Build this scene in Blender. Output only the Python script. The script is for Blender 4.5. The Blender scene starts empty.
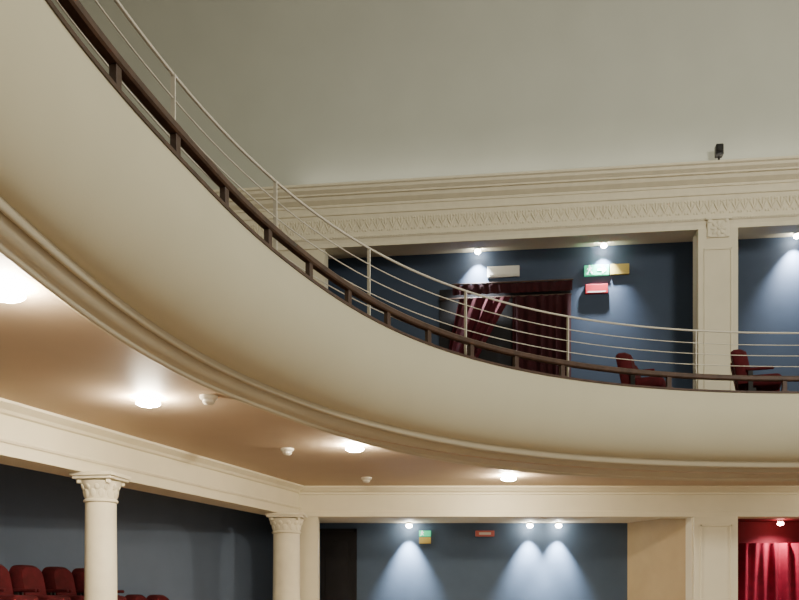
import bpy, bmesh, math, random
from mathutils import Vector, Matrix
random.seed(4)
C = bpy.context.scene.collection

# ------------------------------------------------------------ materials
def mat(name, col, rough=0.6, noise=0.06, scale=6, bump=0.05, bscale=60, metal=0.0, emit=None, es=0, spec=0.3):
    m = bpy.data.materials.new(name); m.use_nodes = True
    nt = m.node_tree; n = nt.nodes; l = nt.links
    b = n['Principled BSDF']
    b.inputs['Roughness'].default_value = rough
    b.inputs['Metallic'].default_value = metal
    b.inputs['Specular IOR Level'].default_value = spec
    tc = n.new('ShaderNodeTexCoord')
    ns = n.new('ShaderNodeTexNoise'); ns.inputs['Scale'].default_value = scale
    ns.inputs['Detail'].default_value = 4
    l.new(tc.outputs['Object'], ns.inputs['Vector'])
    cr = n.new('ShaderNodeValToRGB')
    a = [max(0, c*(1-noise)) for c in col]; d = [min(1, c*(1+noise)) for c in col]
    cr.color_ramp.elements[0].position = .3; cr.color_ramp.elements[1].position = .7
    cr.color_ramp.elements[0].color = (*a, 1); cr.color_ramp.elements[1].color = (*d, 1)
    l.new(ns.outputs['Fac'], cr.inputs['Fac']); l.new(cr.outputs['Color'], b.inputs['Base Color'])
    if bump > 0:
        n2 = n.new('ShaderNodeTexNoise'); n2.inputs['Scale'].default_value = bscale
        l.new(tc.outputs['Object'], n2.inputs['Vector'])
        bp = n.new('ShaderNodeBump'); bp.inputs['Strength'].default_value = bump; bp.inputs['Distance'].default_value = .01
        l.new(n2.outputs['Fac'], bp.inputs['Height']); l.new(bp.outputs['Normal'], b.inputs['Normal'])
    if emit:
        b.inputs['Emission Color'].default_value = (*emit, 1); b.inputs['Emission Strength'].default_value = es
    return m
M = dict(
    fascia=mat('cream_fascia_paint', (.575,.545,.39), .55, .02, 2),
    moulding=mat('beige_moulding_shade_tint', (.52,.47,.34), .6, .03, 3),  # deeper than the fascia: shade under the balcony edge put into the tint
    cream=mat('cream_plaster', (.71,.65,.48), .6, .03, 3),
    orn=mat('cream_ornament', (.74,.68,.51), .6, .04, 8),
    hall=mat('grey_ceiling_plaster', (.50,.515,.445), .8, .03, 1.2),
    soffit=mat('tan_soffit_paint', (.49,.375,.255), .6, .03, 2),
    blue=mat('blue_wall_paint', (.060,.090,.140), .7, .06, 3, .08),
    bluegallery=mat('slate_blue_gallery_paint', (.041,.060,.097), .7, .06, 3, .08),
    blueside=mat('grey_blue_side_wall_paint', (.125,.165,.24), .7, .04, 3, .08),
    tan=mat('ochre_wall_paint', (.44,.33,.18), .7, .05, 3),
    wood=mat('dark_walnut', (.065,.036,.024), .4, .3, 9, .1, spec=.4),
    white=mat('white_enamel_metal', (.60,.56,.46), .35, .02, 9, 0, spec=.4),
    black=mat('black_metal', (.015,.014,.013), .4, .1, 9, 0),
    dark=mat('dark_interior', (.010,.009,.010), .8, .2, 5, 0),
    velvet=mat('crimson_velvet', (.070,.004,.007), .9, .25, 10, .2),
    curtain=mat('crimson_curtain_cloth', (.21,.006,.028), .8, .2, 8, .2),
    dkcurtain=mat('dark_maroon_curtain_cloth', (.030,.003,.005), .9, .2, 8, .2),
    swag=mat('crimson_swag_cloth', (.052,.003,.007), .9, .2, 8, .2),
    redwall=mat('dark_red_paint', (.13,.012,.02), .7, .1, 4),
    floor=mat('brown_carpet', (.10,.05,.035), .95, .2, 12, .2),
    stone=mat('stall_floor_wood', (.20,.14,.09), .6, .2, 4, .1),
    bulb=mat('lit_bulb_glass', (1,1,1), .3, 0, 5, 0, emit=(1,.87,.66), es=900),
    spotb=mat('lit_spot_glass', (1,1,1), .3, 0, 5, 0, emit=(.95,.93,.85), es=150),
    spotr=mat('lit_rose_spot_glass', (1,.6,.5), .3, 0, 5, 0, emit=(1,.30,.28), es=90),
    green=mat('green_sign', (.03,.38,.20), .4, .02, 5, 0, emit=(.05,.7,.32), es=.8),
    yellow=mat('yellow_sign', (.38,.28,.07), .4, .02, 5, 0, emit=(.8,.5,.1), es=.03),
    red=mat('red_sign', (.32,.012,.02), .4, .02, 5, 0, emit=(.7,.02,.02), es=.05),
    pale=mat('pale_red_sign', (.50,.13,.11), .4, .02, 5, 0),
    signw=mat('white_sign_face', (.58,.56,.49), .4, .02, 5, 0),
    symbol=mat('lit_white_symbol', (.8,.85,.8), .4, 0, 5, 0, emit=(.8,1,.85), es=1.2),
)

# ------------------------------------------------------------ mesh builder
class MB:
    def __init__(s): s.bm = bmesh.new()
    def _m(s, loc, rot, size):
        return Matrix.Translation(loc) @ (Matrix.Rotation(rot[2],4,'Z')@Matrix.Rotation(rot[1],4,'Y')@Matrix.Rotation(rot[0],4,'X')) @ Matrix.Diagonal((*size,1))
    def _tf(s, vs, loc, rot, size):
        bmesh.ops.transform(s.bm, matrix=s._m(loc,rot,size), verts=vs)
    def box(s, loc, size, rot=(0,0,0), bev=0):
        r = bmesh.ops.create_cube(s.bm, size=1); s._tf(r['verts'], loc, rot, size)
        if bev:
            es = list({e for v in r['verts'] for e in v.link_edges})
            bmesh.ops.bevel(s.bm, geom=es, offset=bev, segments=3, affect='EDGES', profile=.5)
        return s
    def bb(s, x0,x1,y0,y1,z0,z1, bev=0):
        return s.box(((x0+x1)/2,(y0+y1)/2,(z0+z1)/2),(x1-x0,y1-y0,z1-z0),bev=bev)
    def sph(s, loc, size, rot=(0,0,0), u=12, v=8):
        m=s._m(loc,rot,size); nv=s.bm.verts.new; nf=s.bm.faces.new
        top=nv(m@Vector((0,0,1))); bot=nv(m@Vector((0,0,-1))); rings=[]
        for j in range(1,v):
            a=math.pi*j/v
            rings.append([nv(m@Vector((math.sin(a)*math.cos(2*math.pi*k/u),math.sin(a)*math.sin(2*math.pi*k/u),math.cos(a)))) for k in range(u)])
        for k in range(u):
            q=(k+1)%u
            nf((top,rings[0][k],rings[0][q])); nf((bot,rings[-1][q],rings[-1][k]))
            for a,b in zip(rings,rings[1:]): nf((a[k],b[k],b[q],a[q]))
        return s
    def cyl(s, loc, r, h, rot=(0,0,0), seg=20, r2=None):
        q = bmesh.ops.create_cone(s.bm, cap_ends=True, segments=seg, radius1=r, radius2=r if r2 is None else r2, depth=h)
        s._tf(q['verts'], loc, rot, (1,1,1)); return s
    def lathe(s, prof, seg=32, loc=(0,0,0), flute=0):
        rings=[]
        for r,z in prof:
            ring=[]
            for k in range(seg):
                a=2*math.pi*k/seg; rr=r*(1-flute*(k%2))
                ring.append(s.bm.verts.new((loc[0]+rr*math.cos(a),loc[1]+rr*math.sin(a),loc[2]+z)))
            rings.append(ring)
        for a,b in zip(rings,rings[1:]):
            for k in range(seg): s.bm.faces.new((a[k],a[(k+1)%seg],b[(k+1)%seg],b[k]))
        s.bm.faces.new(rings[0][::-1]); s.bm.faces.new(rings[-1]); return s
    def prism(s, pts, z0, z1):
        a=[s.bm.verts.new((x,y,z0)) for x,y in pts]; b=[s.bm.verts.new((x,y,z1)) for x,y in pts]
        n=len(pts)
        s.bm.faces.new(a); s.bm.faces.new(b)
        for k in range(n): s.bm.faces.new((a[k],a[(k+1)%n],b[(k+1)%n],b[k]))
        return s
    def sweep(s, path, prof, closed=False, caps=True, fn=None):
        n=len(path); rings=[]
        for i,(x,y) in enumerate(path):
            p=path[max(0,i-1)]; q=path[min(n-1,i+1)]
            dx,dy=q[0]-p[0],q[1]-p[1]; L=math.hypot(dx,dy); nx,ny=-dy/L,dx/L
            pr=prof if fn is None else [fn(o,z,x,y) for o,z in prof]
            rings.append([s.bm.verts.new((x+nx*o,y+ny*o,z)) for o,z in pr])
        m=len(prof)
        for a,b in zip(rings,rings[1:]):
            for k in range(m if closed else m-1):
                s.bm.faces.new((a[k],b[k],b[(k+1)%m],a[(k+1)%m]))
        if closed and caps:
            s.bm.faces.new(rings[0]); s.bm.faces.new(rings[-1][::-1])
        return s
    def done(s, name, m, parent=None, loc=(0,0,0), rz=0, smooth=False, rot=None):
        bmesh.ops.recalc_face_normals(s.bm, faces=s.bm.faces)
        me=bpy.data.meshes.new(name); s.bm.to_mesh(me); s.bm.free()
        me.materials.append(M[m])
        if smooth:
            me.polygons.foreach_set('use_smooth',[True]*len(me.polygons))
            try: me.set_sharp_from_angle(angle=math.radians(38))
            except Exception: pass
        o=bpy.data.objects.new(name,me); C.objects.link(o)
        o.location=loc; o.rotation_euler=rot if rot else (0,0,rz)
        if parent: o.parent=parent
        return o
def empty(name,label,cat,loc=(0,0,0),rz=0,group=None):
    e=bpy.data.objects.new(name,None); C.objects.link(e); e.empty_display_size=.1
    e.location=loc; e.rotation_euler=(0,0,rz); e['label']=label; e['category']=cat
    if group: e['group']=group
    return e
def struct(o,label=None):
    o['kind']='structure'
    if label: o['label']=label; o['category']=o.name.split('_')[0]
    return o
def clone(e, loc, rz=None, label=None, sc=None):
    n=e.copy(); C.objects.link(n); n.location=loc
    if rz is not None: n.rotation_euler=(0,0,rz)
    if label: n['label']=label
    if sc: n.scale=(sc,sc,sc)
    for ch in e.children:
        c=ch.copy(); C.objects.link(c); c.parent=n
        for g in ch.children:
            k=g.copy(); C.objects.link(k); k.parent=c
    return n

# ------------------------------------------------------------ balcony plan curve (horseshoe)
CX,Y0,A,B,EX=5.3,3.0,6.9,8.57,2.25
def sm(v,a,b):
    t=min(1,max(0,(v-a)/(b-a))); return t*t*(3-2*t)
def swell(x,y): return .10*sm(y,3.6,6.0)*(1-sm(y,7.0,10.0)) if x<5.3 else 0
def plan():
    pts=[(-1.6,y) for y in (-1,0,1,2)]
    N=150
    for k in range(N+1):
        t=math.pi*k/N*0.80
        c=math.cos(t); sn=math.sin(t)
        x=CX-A*math.copysign(abs(c)**(2/EX),c); y=Y0+B*sn**(2/EX)
        pts.append((x+swell(x,y), y))
    out=[pts[0]]; acc=0; step=.12
    for p,q in zip(pts,pts[1:]):
        L=math.hypot(q[0]-p[0],q[1]-p[1]); d=step-acc
        while d<=L:
            out.append((p[0]+(q[0]-p[0])*d/L,p[1]+(q[1]-p[1])*d/L)); d+=step
        acc=(L-(d-step))
    return out
PATH=plan()
def at(i,off=0):
    p=PATH[max(0,i-1)];q=PATH[min(len(PATH)-1,i+1)]
    dx,dy=q[0]-p[0],q[1]-p[1];L=math.hypot(dx,dy)
    return PATH[i][0]-dy/L*off,PATH[i][1]+dx/L*off,math.atan2(dy,dx)
def offpath(off): return [at(i,off)[:2] for i in range(len(PATH))]

HC=1.70
balc=empty('balcony','curved cream plaster theatre balcony with rounded underside','balcony',(0,0,0))
def narrow(y): return .70+.30*sm(y,3.6,7.2)
def fmap(o,z,x,y): return ((o*narrow(y)+ (swell(x,y)*min(1,o/.36))) if z<2.46 else o), z
fas=[(.12,2.66),(0,2.66),(0,2.48)]
for k in range(1,19):
    a=math.pi/2*k/18
    fas.append((.36*(1-math.cos(a)), 2.48-.65*math.sin(a)))
MB().sweep(PATH,fas+[(.42,2.0),(.14,2.47)],closed=True,fn=fmap).done('parapet_front','fascia',balc,smooth=True)
def bead(o,z,r,a0,a1,n=6):
    return [(o+r*math.cos(math.radians(a0+(a1-a0)*k/n)), z+r*math.sin(math.radians(a0+(a1-a0)*k/n))) for k in range(n+1)]
mo=[(.33,1.85),(.335,1.815)]+bead(.36,1.805,.022,180,360,10)+[(.39,1.79),(.405,1.76),(.43,1.735),(.455,1.72),(.48,1.713)]+bead(.517,1.706,.028,180,360,10)+[(.56,1.70),(.56,1.88),(.33,1.88)]
def widen(o,z,x,y):
    t=sm(y,7.5,11.5); s=narrow(y); sw=swell(x,y)
    if z>=1.845: return (o if o<.5 else .33+(o-.33)*(1+1.7*t))*s+sw,z
    return (.33+(o-.33)*(1+1.7*t))*s+sw, (z-.045*t*min(1,(1.85-z)/.08))
MB().sweep(PATH,mo,closed=True,fn=widen).done('soffit_moulding','moulding',balc,smooth=True)
MB().sweep(PATH,[(-.010,2.655),(-.010,2.68),(.14,2.68),(.14,2.655)],closed=True).done('coping','wood',balc)
pl=offpath(.13)
MB().prism(pl+[(11.5,pl[-1][1]),(11.5,13.55),(-7.15,15.9),(-7.85,-1)],2.44,2.50).done('gallery_floor','floor',balc)
so=[at(i,.53*narrow(PATH[i][1])+swell(*PATH[i]))[:2] for i in range(len(PATH))]
struct(MB().prism(so+[(11.5,so[-1][1]),(11.5,13.7),(-2.0,13.7),(-6.6,4.8),(-8.0,-1)],HC,HC+.05).done('ceiling','soffit'),'tan painted flat ceiling beneath the balcony')

hr=empty('wooden_handrail','dark walnut low handrail on short dark blocks above the parapet','handrail',(0,0,2.68))
MB().sweep(PATH,[(.0,.190),(.012,.203),(.062,.203),(.075,.190),(.075,.152),(.062,.140),(.012,.140),(.0,.152)],closed=True).done('handrail','wood',hr,smooth=False)
i=6; first=None
while i<len(PATH)-3:
    x,y,a=at(i,.037)
    if y>1.5:
        if first is None:
            first=MB().box((0,0,.07),(.06,.045,.14),bev=.005).box((0,0,.006),(.09,.065,.012)).done('bracket','wood',hr,(x,y,0),a)
        else:
            c=first.copy(); C.objects.link(c); c.location=(x,y,0); c.rotation_euler=(0,0,a); c.parent=hr
    i+=6 if y<10.8 else 13
RO=.235
rl=empty('metal_railing','cream-white tubular steel safety railing with horizontal bars','railing',(0,0,2.50))
def tube(off,z,r): return [(off+r*math.cos(k*math.pi/4),z+r*math.sin(k*math.pi/4)) for k in range(8)]
for z,r in ((1.00,.012),(.84,.0055),(.70,.0055),(.56,.0055),(.42,.0055)):
    MB().sweep(PATH,tube(RO,z,r),closed=True,fn=lambda o,z,x,y:(o+swell(x,y)*.6,z)).done('rail','white',rl,smooth=True)
first=None
S=13
base=min(range(len(PATH)),key=lambda k:(PATH[k][1]-7.44)**2+(PATH[k][0]+.66)**2)
for k in range(base%S,len(PATH)-4,S):
    kk=k+(2 if k>base+3*S else 0)
    x,y,a=at(kk,RO+swell(*PATH[kk])*.6)
    if y<1: continue
    if first is None:
        first=MB().box((0,0,.5),(.013,.032,1.0)).cyl((0,0,.008),.04,.016).done('post','white',rl,(x,y,0),a)
    else:
        c=first.copy(); C.objects.link(c); c.location=(x,y,0); c.rotation_euler=(0,0,a); c.parent=rl

# ------------------------------------------------------------ upper back wall
TH=-math.atan(.1263); UY=15.09
def U(x,dy=0,z=0):
    return (x*math.cos(TH)-dy*math.sin(TH), UY+x*math.sin(TH)+dy*math.cos(TH), z)
w=MB()
w.bb(-7.4,-1.28,0,.3,2.5,5.95); w.bb(4.82,5.46,0,.3,2.5,5.95); w.bb(10.4,12,0,.3,2.5,5.95); w.bb(-7.4,12,0,.3,5.95,6.9)
struct(w.done('wall_back','cream',loc=(0,UY,0),rz=TH),'cream plastered wall with wide openings above the balcony')
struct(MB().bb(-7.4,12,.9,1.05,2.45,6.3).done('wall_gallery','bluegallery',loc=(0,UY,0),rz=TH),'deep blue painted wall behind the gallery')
struct(MB().bb(-7.4,12,.28,1.0,6.12,6.2).done('ceiling_gallery','cream',loc=(0,UY,0),rz=TH),'cream ceiling of the gallery recess')
struct(MB().bb(-7.1,12,-2.2,.9,2.50,2.62).done('floor_gallery','floor',loc=(0,UY,0),rz=TH),'carpeted raised gallery floor')
ent=[(0,6.92),(-.30,6.92),(-.30,6.885),(-.27,6.87),(-.26,6.83),(-.20,6.79),(-.20,6.765),(-.16,6.76),(-.14,6.71),(-.08,6.67),(-.06,6.66),(-.06,6.62),(-.04,6.62),
     (-.04,6.53),(-.06,6.52),(-.06,6.49),(-.035,6.48),(-.035,6.13),(-.060,6.12),(-.070,6.10),(-.06,6.08),(-.045,6.07),(-.03,6.02),(-.03,5.95),(0,5.95)]
struct(MB().sweep([(-7.1,0),(12,0)],ent,closed=True).done('trim_1','orn',loc=(0,UY,0),rz=TH),'cream moulded cornice running over the gallery openings')
fr=MB(); u=-3.0
while u<9.2:
    for s in (-1,1):
        fr.sph((u+s*.030,-.036,6.30),(.014,.018,.095),(0,s*.45,0),8,6)
        fr.sph((u+s*.050,-.036,6.395),(.020,.015,.024),u=8,v=6)
        fr.sph((u+s*.047,-.036,6.21),(.018,.015,.024),u=8,v=6)
    fr.sph((u,-.038,6.36),(.012,.018,.06),u=8,v=6)
    u+=.138
u=-3.0
while u<9.2:
    fr.sph((u,-.070,6.10),(.013,.010,.016),u=6,v=4); u+=.045
struct(fr.done('trim_2','orn',loc=(0,UY,0),rz=TH,smooth=True),'cream carved leaf frieze')
cv=[(.06,6.85),(.06,7.9)]
for k in range(1,17):
    a=math.pi/2*k/16; cv.append((.06-7*(1-math.cos(a)),7.9+3.6*math.sin(a)))
cv.append((-19,11.5))
struct(MB().sweep([(-7.4,0),(12,0)],cv).done('ceiling_hall','hall',loc=(0,UY,0),rz=TH,smooth=True),'grey-beige coved plaster ceiling of the auditorium')
struct(MB().prism([(-8.1,-1),(-8.0,-1),(-7.3,16.9),(-7.4,16.9)],2.5,11.5).done('wall_left','cream'),'cream side wall above the balcony')

def pilaster(x,y,rz,w_,z0,z1,name_label,orn=True):
    p=empty('pilaster',name_label,'pilaster',(x,y,z0),rz)
    h=z1-z0
    MB().bb(-w_/2,w_/2,-.06,-.002,.25,h,bev=.008).bb(-w_/2-.02,w_/2+.02,-.08,-.002,0,.25,bev=.008).done('shaft','cream',p)
    f=MB(); a=w_/2-.09; t=h-(.12 if not orn else .32)
    f.bb(-a,-a+.03,-.075,-.055,.35,t,bev=.005).bb(a-.03,a,-.075,-.055,.35,t,bev=.005).bb(-a,a,-.075,-.055,t-.03,t,bev=.005).bb(-a,a,-.075,-.055,.35,.38,bev=.005)
    f.done('panel_moulding','cream',p)
    if orn:
        c=MB(); zc=h+.0
        c.bb(-.17,.17,-.09,-.05,zc-.16,zc+.12,bev=.012).bb(-.20,.20,-.11,-.05,zc+.12,zc+.16,bev=.01)
        for k in range(8):
            a=math.pi*k/4; c.sph((.075*math.cos(a),-.095,zc-.02+.075*math.sin(a)),(.055,.014,.03),(0,-a,0))
        c.sph((0,-.105,zc-.02),(.03,.02,.03))
        for s in (-1,1):
            c.cyl((s*.13,-.09,zc+.10),.03,.03,(math.pi/2,0,0),14); c.cyl((s*.13,-.09,zc-.13),.025,.03,(math.pi/2,0,0),14)
        c.done('rosette_block','orn',p,smooth=True)
    return p
px_,py_,_=U(5.14)
pilaster(px_,py_,TH,.62,2.62,5.95,'cream panelled pilaster with square rosette block between gallery openings')

def spot_fixture(loc,rz,label,energy,col,tgt,size=70,group='wall-top spotlights',glass='spotb'):
    e=empty('spotlight',label,'spotlight',loc,rz,group)
    MB().cyl((0,0,-.012),.05,.024).cyl((0,0,-.035),.036,.03).done('housing','white',e,smooth=True)
    MB().sph((0,0,-.06),(.052,.052,.036)).done('bulb',glass,e,smooth=True)
    ld=bpy.data.lights.new('spot_beam','SPOT'); ld.energy=energy; ld.color=col; ld.spot_size=math.radians(size); ld.spot_blend=1.0; ld.shadow_soft_size=.02
    lo=bpy.data.objects.new('spot_beam',ld); C.objects.link(lo); lo.parent=e; lo.location=(0,0,-.10)
    lo.rotation_euler=Vector(tgt).to_track_quat('-Z','Y').to_euler()
    return e
for x in (1.28,3.43,6.58):
    spot_fixture(U(x,.74,6.12),TH,'small white halogen spotlight washing the blue gallery wall',900,(.86,.93,1),(0,.25,-1),84)
def sign(x,z,w_,h_,name,label,cat,m):
    e=empty(name,label,cat,U(x,.898,z),TH)
    MB().bb(-w_/2,w_/2,-.05,0,-h_/2,h_/2,bev=.008).done('sign_box',m,e)
    return e
s=sign(1.72,5.74,.56,.19,'emergency_lamp','white rectangular emergency lamp box on blue wall','lamp','signw')
MB().bb(-.24,.24,-.06,-.05,-.06,.06).done('diffuser','signw',s)
def picto(par,sc=1,dx=0,y=-.056):
    f=MB()
    f.cyl((dx,y,.055*sc),.014*sc,.006,(math.pi/2,0,0),12)
    for (x,z,w,h,r) in ((0,.015,.022,.055,.25),(.022,-.025,.014,.05,-.6),(-.02,-.03,.014,.06,.55),(.024,.022,.012,.04,1.0),(-.02,.02,.012,.04,.9)):
        f.box((dx+x*sc,y,z*sc),(w*sc,.006,h*sc),(0,r,0))
    f.done('running_figure_symbol','symbol',par)
def arrow(par,x,sc=1,y=-.056,dr=1):
    f=MB().box((x,y,0),(.07*sc,.006,.016*sc))
    for s_ in (-1,1): f.box((x+dr*.022*sc,y,s_*.014*sc),(.045*sc,.006,.014*sc),(0,dr*s_*.75,0))
    f.done('arrow_symbol','symbol',par)
s=sign(3.32,5.69,.42,.18,'exit_sign','lit green emergency exit sign with running figure','exit sign','green')
picto(s,1.25,-.12); arrow(s,.08,1.9)
sign(3.71,5.69,.32,.18,'notice_sign','dull yellow rectangular notice beside the green exit sign','sign','yellow')
s=sign(3.32,5.37,.38,.16,'fire_sign','red rectangular fire notice with white lettering bar','sign','red')
MB().bb(-.15,.15,-.056,-.05,-.065,-.045).done('white_strip','signw',s)
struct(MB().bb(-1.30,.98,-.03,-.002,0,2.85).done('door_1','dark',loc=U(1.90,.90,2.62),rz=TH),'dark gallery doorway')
def drape(name,label,loc,rz,width,h,folds,amp,m,group=None,gather=None,rod=True):
    e=empty(name,label,'curtain',loc,rz,group)
    bm=MB(); nx=folds*10; nz=20; g=[]
    for j in range(nz+1):
        t=j/nz; row=[]
        for i in range(nx+1):
            s_=i/nx; x=(s_-.5)*width
            if gather: x=gather(s_,t,width)
            y=amp*(.4+.6*(1-t))*math.sin(s_*folds*2*math.pi+.4*math.sin(3*t)+1.3*math.sin(s_*9.7))+amp*.35*math.sin(s_*folds*5.1+t*2)
            row.append(bm.bm.verts.new((x,y-amp-.02,t*h)))
        g.append(row)
    for a,b in zip(g,g[1:]):
        for i in range(nx): bm.bm.faces.new((a[i],a[i+1],b[i+1],b[i]))
    bm.done('cloth',m,e,smooth=True)
    if rod: MB().cyl((0,-.05,h+.01),.015,width+.02,(0,math.pi/2,0),10).done('curtain_rod','wood',e)
    return e
drape('door_curtain','broad dark maroon velvet drape hanging in the gallery doorway',U(2.38,.86,2.63),TH,1.00,2.64,6,.05,'dkcurtain')
def gat(s_,t,w_):
    c=-w_/2+.10+ (w_-.42)*max(0,(t-.25)/.75)**1.2*.84
    half=.19+.26*max(0,(t-.35)/.65)**1.2+.12*max(0,(.35-t)/.35)
    return c+(s_-.5)*2*half
drape('door_curtain','dark crimson velvet drape loosely swept aside at the doorway',U(1.24,.86,2.63),TH,1.22,2.64,5,.055,'swag',gather=gat)
drape('valance','dark maroon pleated valance across the gallery doorway',U(1.87,.77,5.32),TH,2.06,.17,14,.012,'dkcurtain')

e=empty('security_camera','small black camera standing on top of the cornice','camera',U(5.13,-.16,6.92),TH)
MB().cyl((0,0,.015),.05,.03).cyl((0,0,.07),.018,.12).done('mount','black',e,smooth=True)
MB().box((0,-.02,.20),(.12,.14,.18),bev=.02).cyl((0,-.10,.20),.04,.04,(math.pi/2,0,0)).done('camera_body','black',e)

# ------------------------------------------------------------ theatre seats
def seat(loc,rz,label,group):
    e=empty('theatre_seat',label,'seat',loc,rz,group)
    b=MB(); n=20; W=.245
    prof=[]
    for k in range(n+1):
        a=math.pi*k/n; prof.append((W*math.copysign(abs(math.cos(a))**.6,math.cos(a)), .72+.20*abs(math.sin(a))**.6))
    outline=[(-W,.40)]+[(x,z) for x,z in prof[::-1]]+[(W,.40)]
    f=[];bk=[]; fi=[]; bi=[]
    for x,z in outline:
        ty=.20+.10*(z-.4)/.5
        f.append(b.bm.verts.new((x,ty-.03,z))); bk.append(b.bm.verts.new((x,ty+.06,z)))
        fi.append(b.bm.verts.new((x*.80,ty-.10,.40+(z-.40)*.92+.01)))
        bi.append(b.bm.verts.new((x*.88,ty+.10,.40+(z-.40)*.95)))
    m=len(outline)
    for k in range(m):
        q=(k+1)%m
        b.bm.faces.new((f[k],f[q],bk[q],bk[k])); b.bm.faces.new((f[k],fi[k],fi[q],f[q])); b.bm.faces.new((bk[k],bk[q],bi[q],bi[k]))
    b.bm.faces.new(fi); b.bm.faces.new(bi)
    b.done('backrest','velvet',e,smooth=True)
    MB().box((0,-.03,.44),(.46,.48,.17),bev=.07).done('seat_cushion','velvet',e,smooth=True)
    for s in (-1,1):
        MB().box((s*.265,.02,.585),(.05,.36,.045),bev=.02).done('armrest','velvet',e,smooth=True)
        MB().box((s*.265,.14,.31),(.03,.06,.52)).box((s*.265,.10,.02),(.045,.26,.04),bev=.01).done('leg','black',e)
    MB().box((0,.1,.30),(.50,.06,.06)).done('seat_frame','black',e)
    return e
g='red seats on the gallery'
s0=seat((3.52,12.85,2.62),math.radians(66),'dark red velvet theatre seat behind the balcony railing',g)
clone(s0,(5.10,12.70,2.62),math.radians(70))
clone(s0,(3.76,13.45,2.62),math.radians(66)); clone(s0,(5.32,13.30,2.62),math.radians(70))
g2='red seats beside the blue side wall'
s1=clone(s0,(-4.02,9.3,-.39),math.radians(71.6),'dark red velvet theatre seat beside the blue side wall',sc=.84); s1['group']=g2
for k in range(1,7):
    z=-.39 if k<4 else -.70
    c=clone(s1,(-4.02+.160*k,9.3+.482*k,z),math.radians(71.6)); c['group']=g2
    if k>=4: c['label']='dark red velvet seat on the lower step by blue wall'

# ------------------------------------------------------------ lower storey
LY=13.54; LT=1.25
w=MB().bb(-1.62,-1.23,LY,LY+.3,-1.6,LT).bb(4.40,5.08,LY,LY+.3,-1.6,LT).bb(10.0,11.5,LY,LY+.3,-1.6,LT).bb(-1.93,11.5,LY,LY+.3,LT,HC)
struct(w.done('wall_back_lower','cream'),'cream wall with wide openings beneath the balcony')
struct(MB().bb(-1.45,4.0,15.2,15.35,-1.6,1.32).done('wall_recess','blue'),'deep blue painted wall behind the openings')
struct(MB().bb(-1.60,-1.45,13.84,15.35,-1.6,1.72).done('wall_divider','blueside'),'short blue partition behind the corner pier')
struct(MB().bb(4.0,11.5,15.0,15.15,-1.6,1.32).done('wall_recess_right','redwall'),'dark red wall behind the curtain')
struct(MB().bb(-1.45,4.45,13.84,15.3,1.30,1.36).done('ceiling_recess','cream'),'cream ceiling of the recess')
struct(MB().bb(4.45,11.5,13.84,15.3,1.30,1.36).done('ceiling_recess_right','redwall'),'recess ceiling coloured dark red for the rose spot glow')  # red glow of the spot is put into the ceiling colour
struct(MB().prism([(4.40,13.84),(4.46,13.84),(3.95,15.2),(3.85,15.2)],-1.6,1.3).done('wall_return','tan'),'ochre side return of the recess')
lp=[(0,1.70),(-.16,1.70),(-.16,1.675),(-.13,1.66),(-.10,1.63),(-.06,1.61),(-.06,1.585),(-.03,1.58),(-.03,1.34),(-.05,1.33),(-.05,1.25),(0,1.25)]
struct(MB().sweep([(-1.60,LY),(11.5,LY)],lp,closed=True).done('trim_3','cream'),'cream stepped moulding above the openings')
pilaster(4.74,LY,0,.66,-1.6,1.25,'cream panelled pilaster between the recess openings',orn=False)
d=Vector((1.93,5.81)).normalized()
bs=Vector((-3.43,7.73))-d*9; be=Vector((-1.50,13.54))
struct(MB().sweep([tuple(bs),tuple(be)],[(0,1.25),(0,1.60),(-.03,1.61),(-.05,1.635),(-.10,1.66),(-.13,1.675),(-.13,1.70),(.38,1.70),(.38,1.25)],closed=True).done('trim_4','cream'),'long cream beam with crown moulding carried by columns')
struct(MB().sweep([tuple(bs),tuple(be)],[(-.02,1.40),(-.03,1.38),(-.02,1.36),(.01,1.36),(.01,1.40)],closed=True).done('trim_5','cream'),'thin cream fillet on the beam')
wpts=[(-8.3,-1.0),(-5.25,9.2),(-4.65,10.6),(-1.5,15.6)]
struct(MB().prism(wpts+[(-1.65,15.75),(-4.8,10.7),(-5.4,9.25),(-8.45,-1.0)],-1.6,1.75).done('wall_left_lower','blueside'),'grey-blue painted side wall beneath the balcony')
struct(MB().prism([(-4.6,10.7),(-1.6,13.6),(-1.6,15.7)],1.70,1.76).done('ceiling_corner','soffit'),'tan ceiling in the corner')
struct(MB().prism([(-9,-1),(11.5,-1),(11.5,15.7),(-9,15.7)],-1.7,-1.6).done('floor','stone'),'dark timber auditorium floor')
sv=Vector((-4.02,9.3)); dd=Vector((.160,.482)).normalized(); nn=Vector((-dd.y,dd.x))
def strip(a,b,z0,z1,nm,lb):
    p0=sv+dd*a; p1=sv+dd*b
    struct(MB().prism([tuple(p0+nn*.36),tuple(p1+nn*.36),tuple(p1-nn*.36),tuple(p0-nn*.36)],z0,z1).done(nm,'floor'),lb)
strip(-4,1.78,-1.6,-.39,'floor_platform','carpeted raised side platform')
strip(1.78,3.4,-1.6,-.70,'floor_platform_step','carpeted lower step of the side platform')

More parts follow.
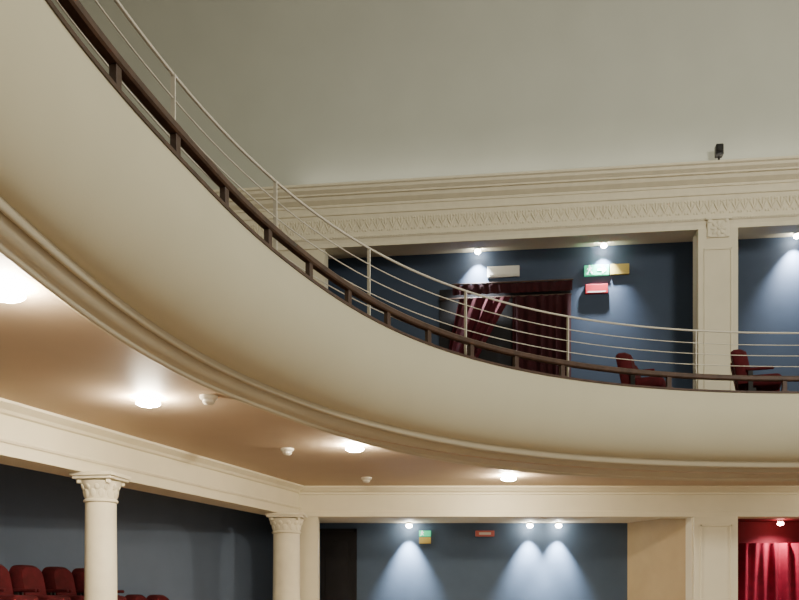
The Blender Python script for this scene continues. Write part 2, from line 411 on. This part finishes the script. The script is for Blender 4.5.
def column(x,y,rz,label,q=1.0):
    e=empty('column',label,'column',(x,y,-1.6),rz)
    MB().bb(-.24*q,.24*q,-.24*q,.24*q,0,.12,bev=.01).lathe([(r*q,z) for r,z in [(.24,.12),(.24,.17),(.22,.19),(.18,.20),(.18,.23),(.20,.25),(.195,.28),(.17,.29)]]).done('base','orn',e,smooth=True)
    MB().lathe([(r*q,z) for r,z in [(.165,.29),(.162,.6),(.16,1.2),(.155,1.8),(.15,2.56)]],seg=48,flute=.02).lathe([(.15*q,2.56),(.166*q,2.57),(.166*q,2.585),(.155*q,2.595)]).done('shaft','orn',e,smooth=True)
    c=MB().lathe([(r*q,z) for r,z in [(.15,2.595),(.158,2.65),(.175,2.71),(.20,2.77)]])
    for k in range(12):
        a=2*math.pi*k/12
        c.sph((math.cos(a)*.158*q,math.sin(a)*.158*q,2.65),(.010,.030*q,.045),(0,.18,a))
        a+=math.pi/12
        c.sph((math.cos(a)*.176*q,math.sin(a)*.176*q,2.71),(.010,.024*q,.032),(0,.4,a))
    for sx in (-1,1):
        for sy in (-1,1):
            c.cyl((sx*.15*q,sy*.15*q,2.765),.022,.045,(math.pi/2,0,math.atan2(sy,sx)+math.pi/2),16)
    c.bb(-.20*q,.20*q,-.20*q,.20*q,2.785,2.812,bev=.008).bb(-.22*q,.22*q,-.22*q,.22*q,2.812,2.85,bev=.008)
    c.done('capital','orn',e,smooth=True)
    return e
az=math.atan2(d.y,d.x)-math.pi/2
column(-2.97,8.95,az*.5,'round cream column with leafy capital carrying the beam')
column(-1.645,13.10,0,'stout round cream column with flared leafy capital at the corner',q=1.28)

e=struct(MB().bb(-.28,.28,-.05,0,0,2.75).done('door_2','dark',loc=(-1.05,15.19,-1.6),rz=0),'dark tall door in the recess')
for zz in (.3,1.55):
    MB().bb(-.20,.20,-.065,-.05,zz,zz+1.05,bev=.006).done('door_panel','dark',e)
struct(MB().bb(-.77,-.72,15.12,15.195,-1.6,1.20).bb(-1.44,-.72,15.12,15.195,1.15,1.20).done('trim_6','dark'),'near-black wooden door frame')
for x in (.16,2.18,2.66):
    spot_fixture((x,15.04,1.30),0,'small white halogen spotlight washing the blue recess wall',1100,(.88,.94,1),(0,.12,-1),68,'recess spotlights')
def lsign(x0,x1,z0,z1,name,label,cat,m,y=15.198):
    e=empty(name,label,cat,((x0+x1)/2,y,(z0+z1)/2)); w_=(x1-x0)/2; h_=(z1-z0)/2
    MB().bb(-w_,w_,-.04,0,-h_,h_,bev=.006).done('sign_box',m,e); return e
s=lsign(.33,.53,1.07,1.17,'exit_sign','small green exit sign above yellow notice on blue wall','exit sign','green'); picto(s,.7,-.05,-.043)
lsign(.33,.53,.95,1.06,'notice_sign','small yellow notice beneath the green exit sign','sign','yellow')
s=lsign(1.28,1.60,1.07,1.17,'fire_sign','small pale red notice on blue recess wall','sign','pale')
MB().bb(-.10,.10,-.044,-.04,-.02,.02).done('white_strip','signw',s)
drape('stage_curtain','crimson curtain in fine vertical folds hanging in the opening',(7.45,14.80,-1.6),0,4.2,2.53,24,.075,'curtain',rod=False)
spot_fixture((6.18,14.60,1.30),0,'small rose spotlight above the crimson curtain',230,(1,.55,.62),(0,.22,-1),130,'recess spotlights','spotr')

# ------------------------------------------------------------ soffit lights
g='round ceiling lamps under the balcony'
L0=empty('ceiling_lamp','round warm glowing ceiling lamp under the balcony','lamp',(-2.13,4.87,HC),0,g)
MB().lathe([(.05,0),(.05,-.006),(.035,-.012),(.02,-.016)]).done('mount_ring','white',L0,smooth=True)
MB().sph((0,0,-.046),(.10,.10,.032),u=24,v=12).done('bulb','bulb',L0,smooth=True)
for p in ((-2.11,7.56),(-.49,9.86),(1.49,12.28),(-2.2,2.4),(7.9,12.5)):
    clone(L0,(p[0],p[1],HC))
g='smoke detectors on the ceiling'
D0=empty('smoke_detector','small round white smoke detector on the tan ceiling','smoke detector',(-1.59,7.5,HC),0,g)
MB().lathe([(.075,0),(.075,-.02),(.06,-.035)]).done('base','white',D0,smooth=True)
MB().lathe([(.05,-.03),(.05,-.055),(.035,-.07),(.01,-.075)]).done('sensor_head','white',D0,smooth=True)
clone(D0,(-1.26,10.1,HC)); clone(D0,(-.46,12.5,HC))

# ------------------------------------------------------------ lights
def plight(loc,e,col,r,name='house_light'):
    ld=bpy.data.lights.new(name,'POINT'); ld.energy=e; ld.color=col; ld.shadow_soft_size=r
    o=bpy.data.objects.new(name,ld); C.objects.link(o); o.location=loc
plight((6.0,4.0,6.3),1750,(1,.96,.85),.8)
plight((6.0,0,4.2),180,(1,.94,.80),.8)
for x in (0.5,5.0,9.5):
    ld=bpy.data.lights.new('cornice_fill_light','AREA'); ld.shape='RECTANGLE'; ld.size=4.4; ld.size_y=.12; ld.energy=7; ld.color=(1,.93,.80)  # unseen strips added to lighten the plaster just above the cornice
    o=bpy.data.objects.new('cornice_fill_light',ld); C.objects.link(o); o.location=U(x,-.18,6.97); o.rotation_euler=(math.radians(180),0,TH)
wd=bpy.data.worlds.new('World'); bpy.context.scene.world=wd; wd.use_nodes=True
wd.node_tree.nodes['Background'].inputs[0].default_value=(1,.93,.78,1)
wd.node_tree.nodes['Background'].inputs[1].default_value=.52

# ------------------------------------------------------------ camera
cd=bpy.data.cameras.new('Camera'); cam=bpy.data.objects.new('Camera',cd); C.objects.link(cam)
cam.location=(0,0,0); cam.rotation_euler=(math.pi/2,0,0)
cd.sensor_width=36; cd.lens=900/799*36; cd.shift_y=300/799; cd.clip_start=.05
bpy.context.scene.camera=cam
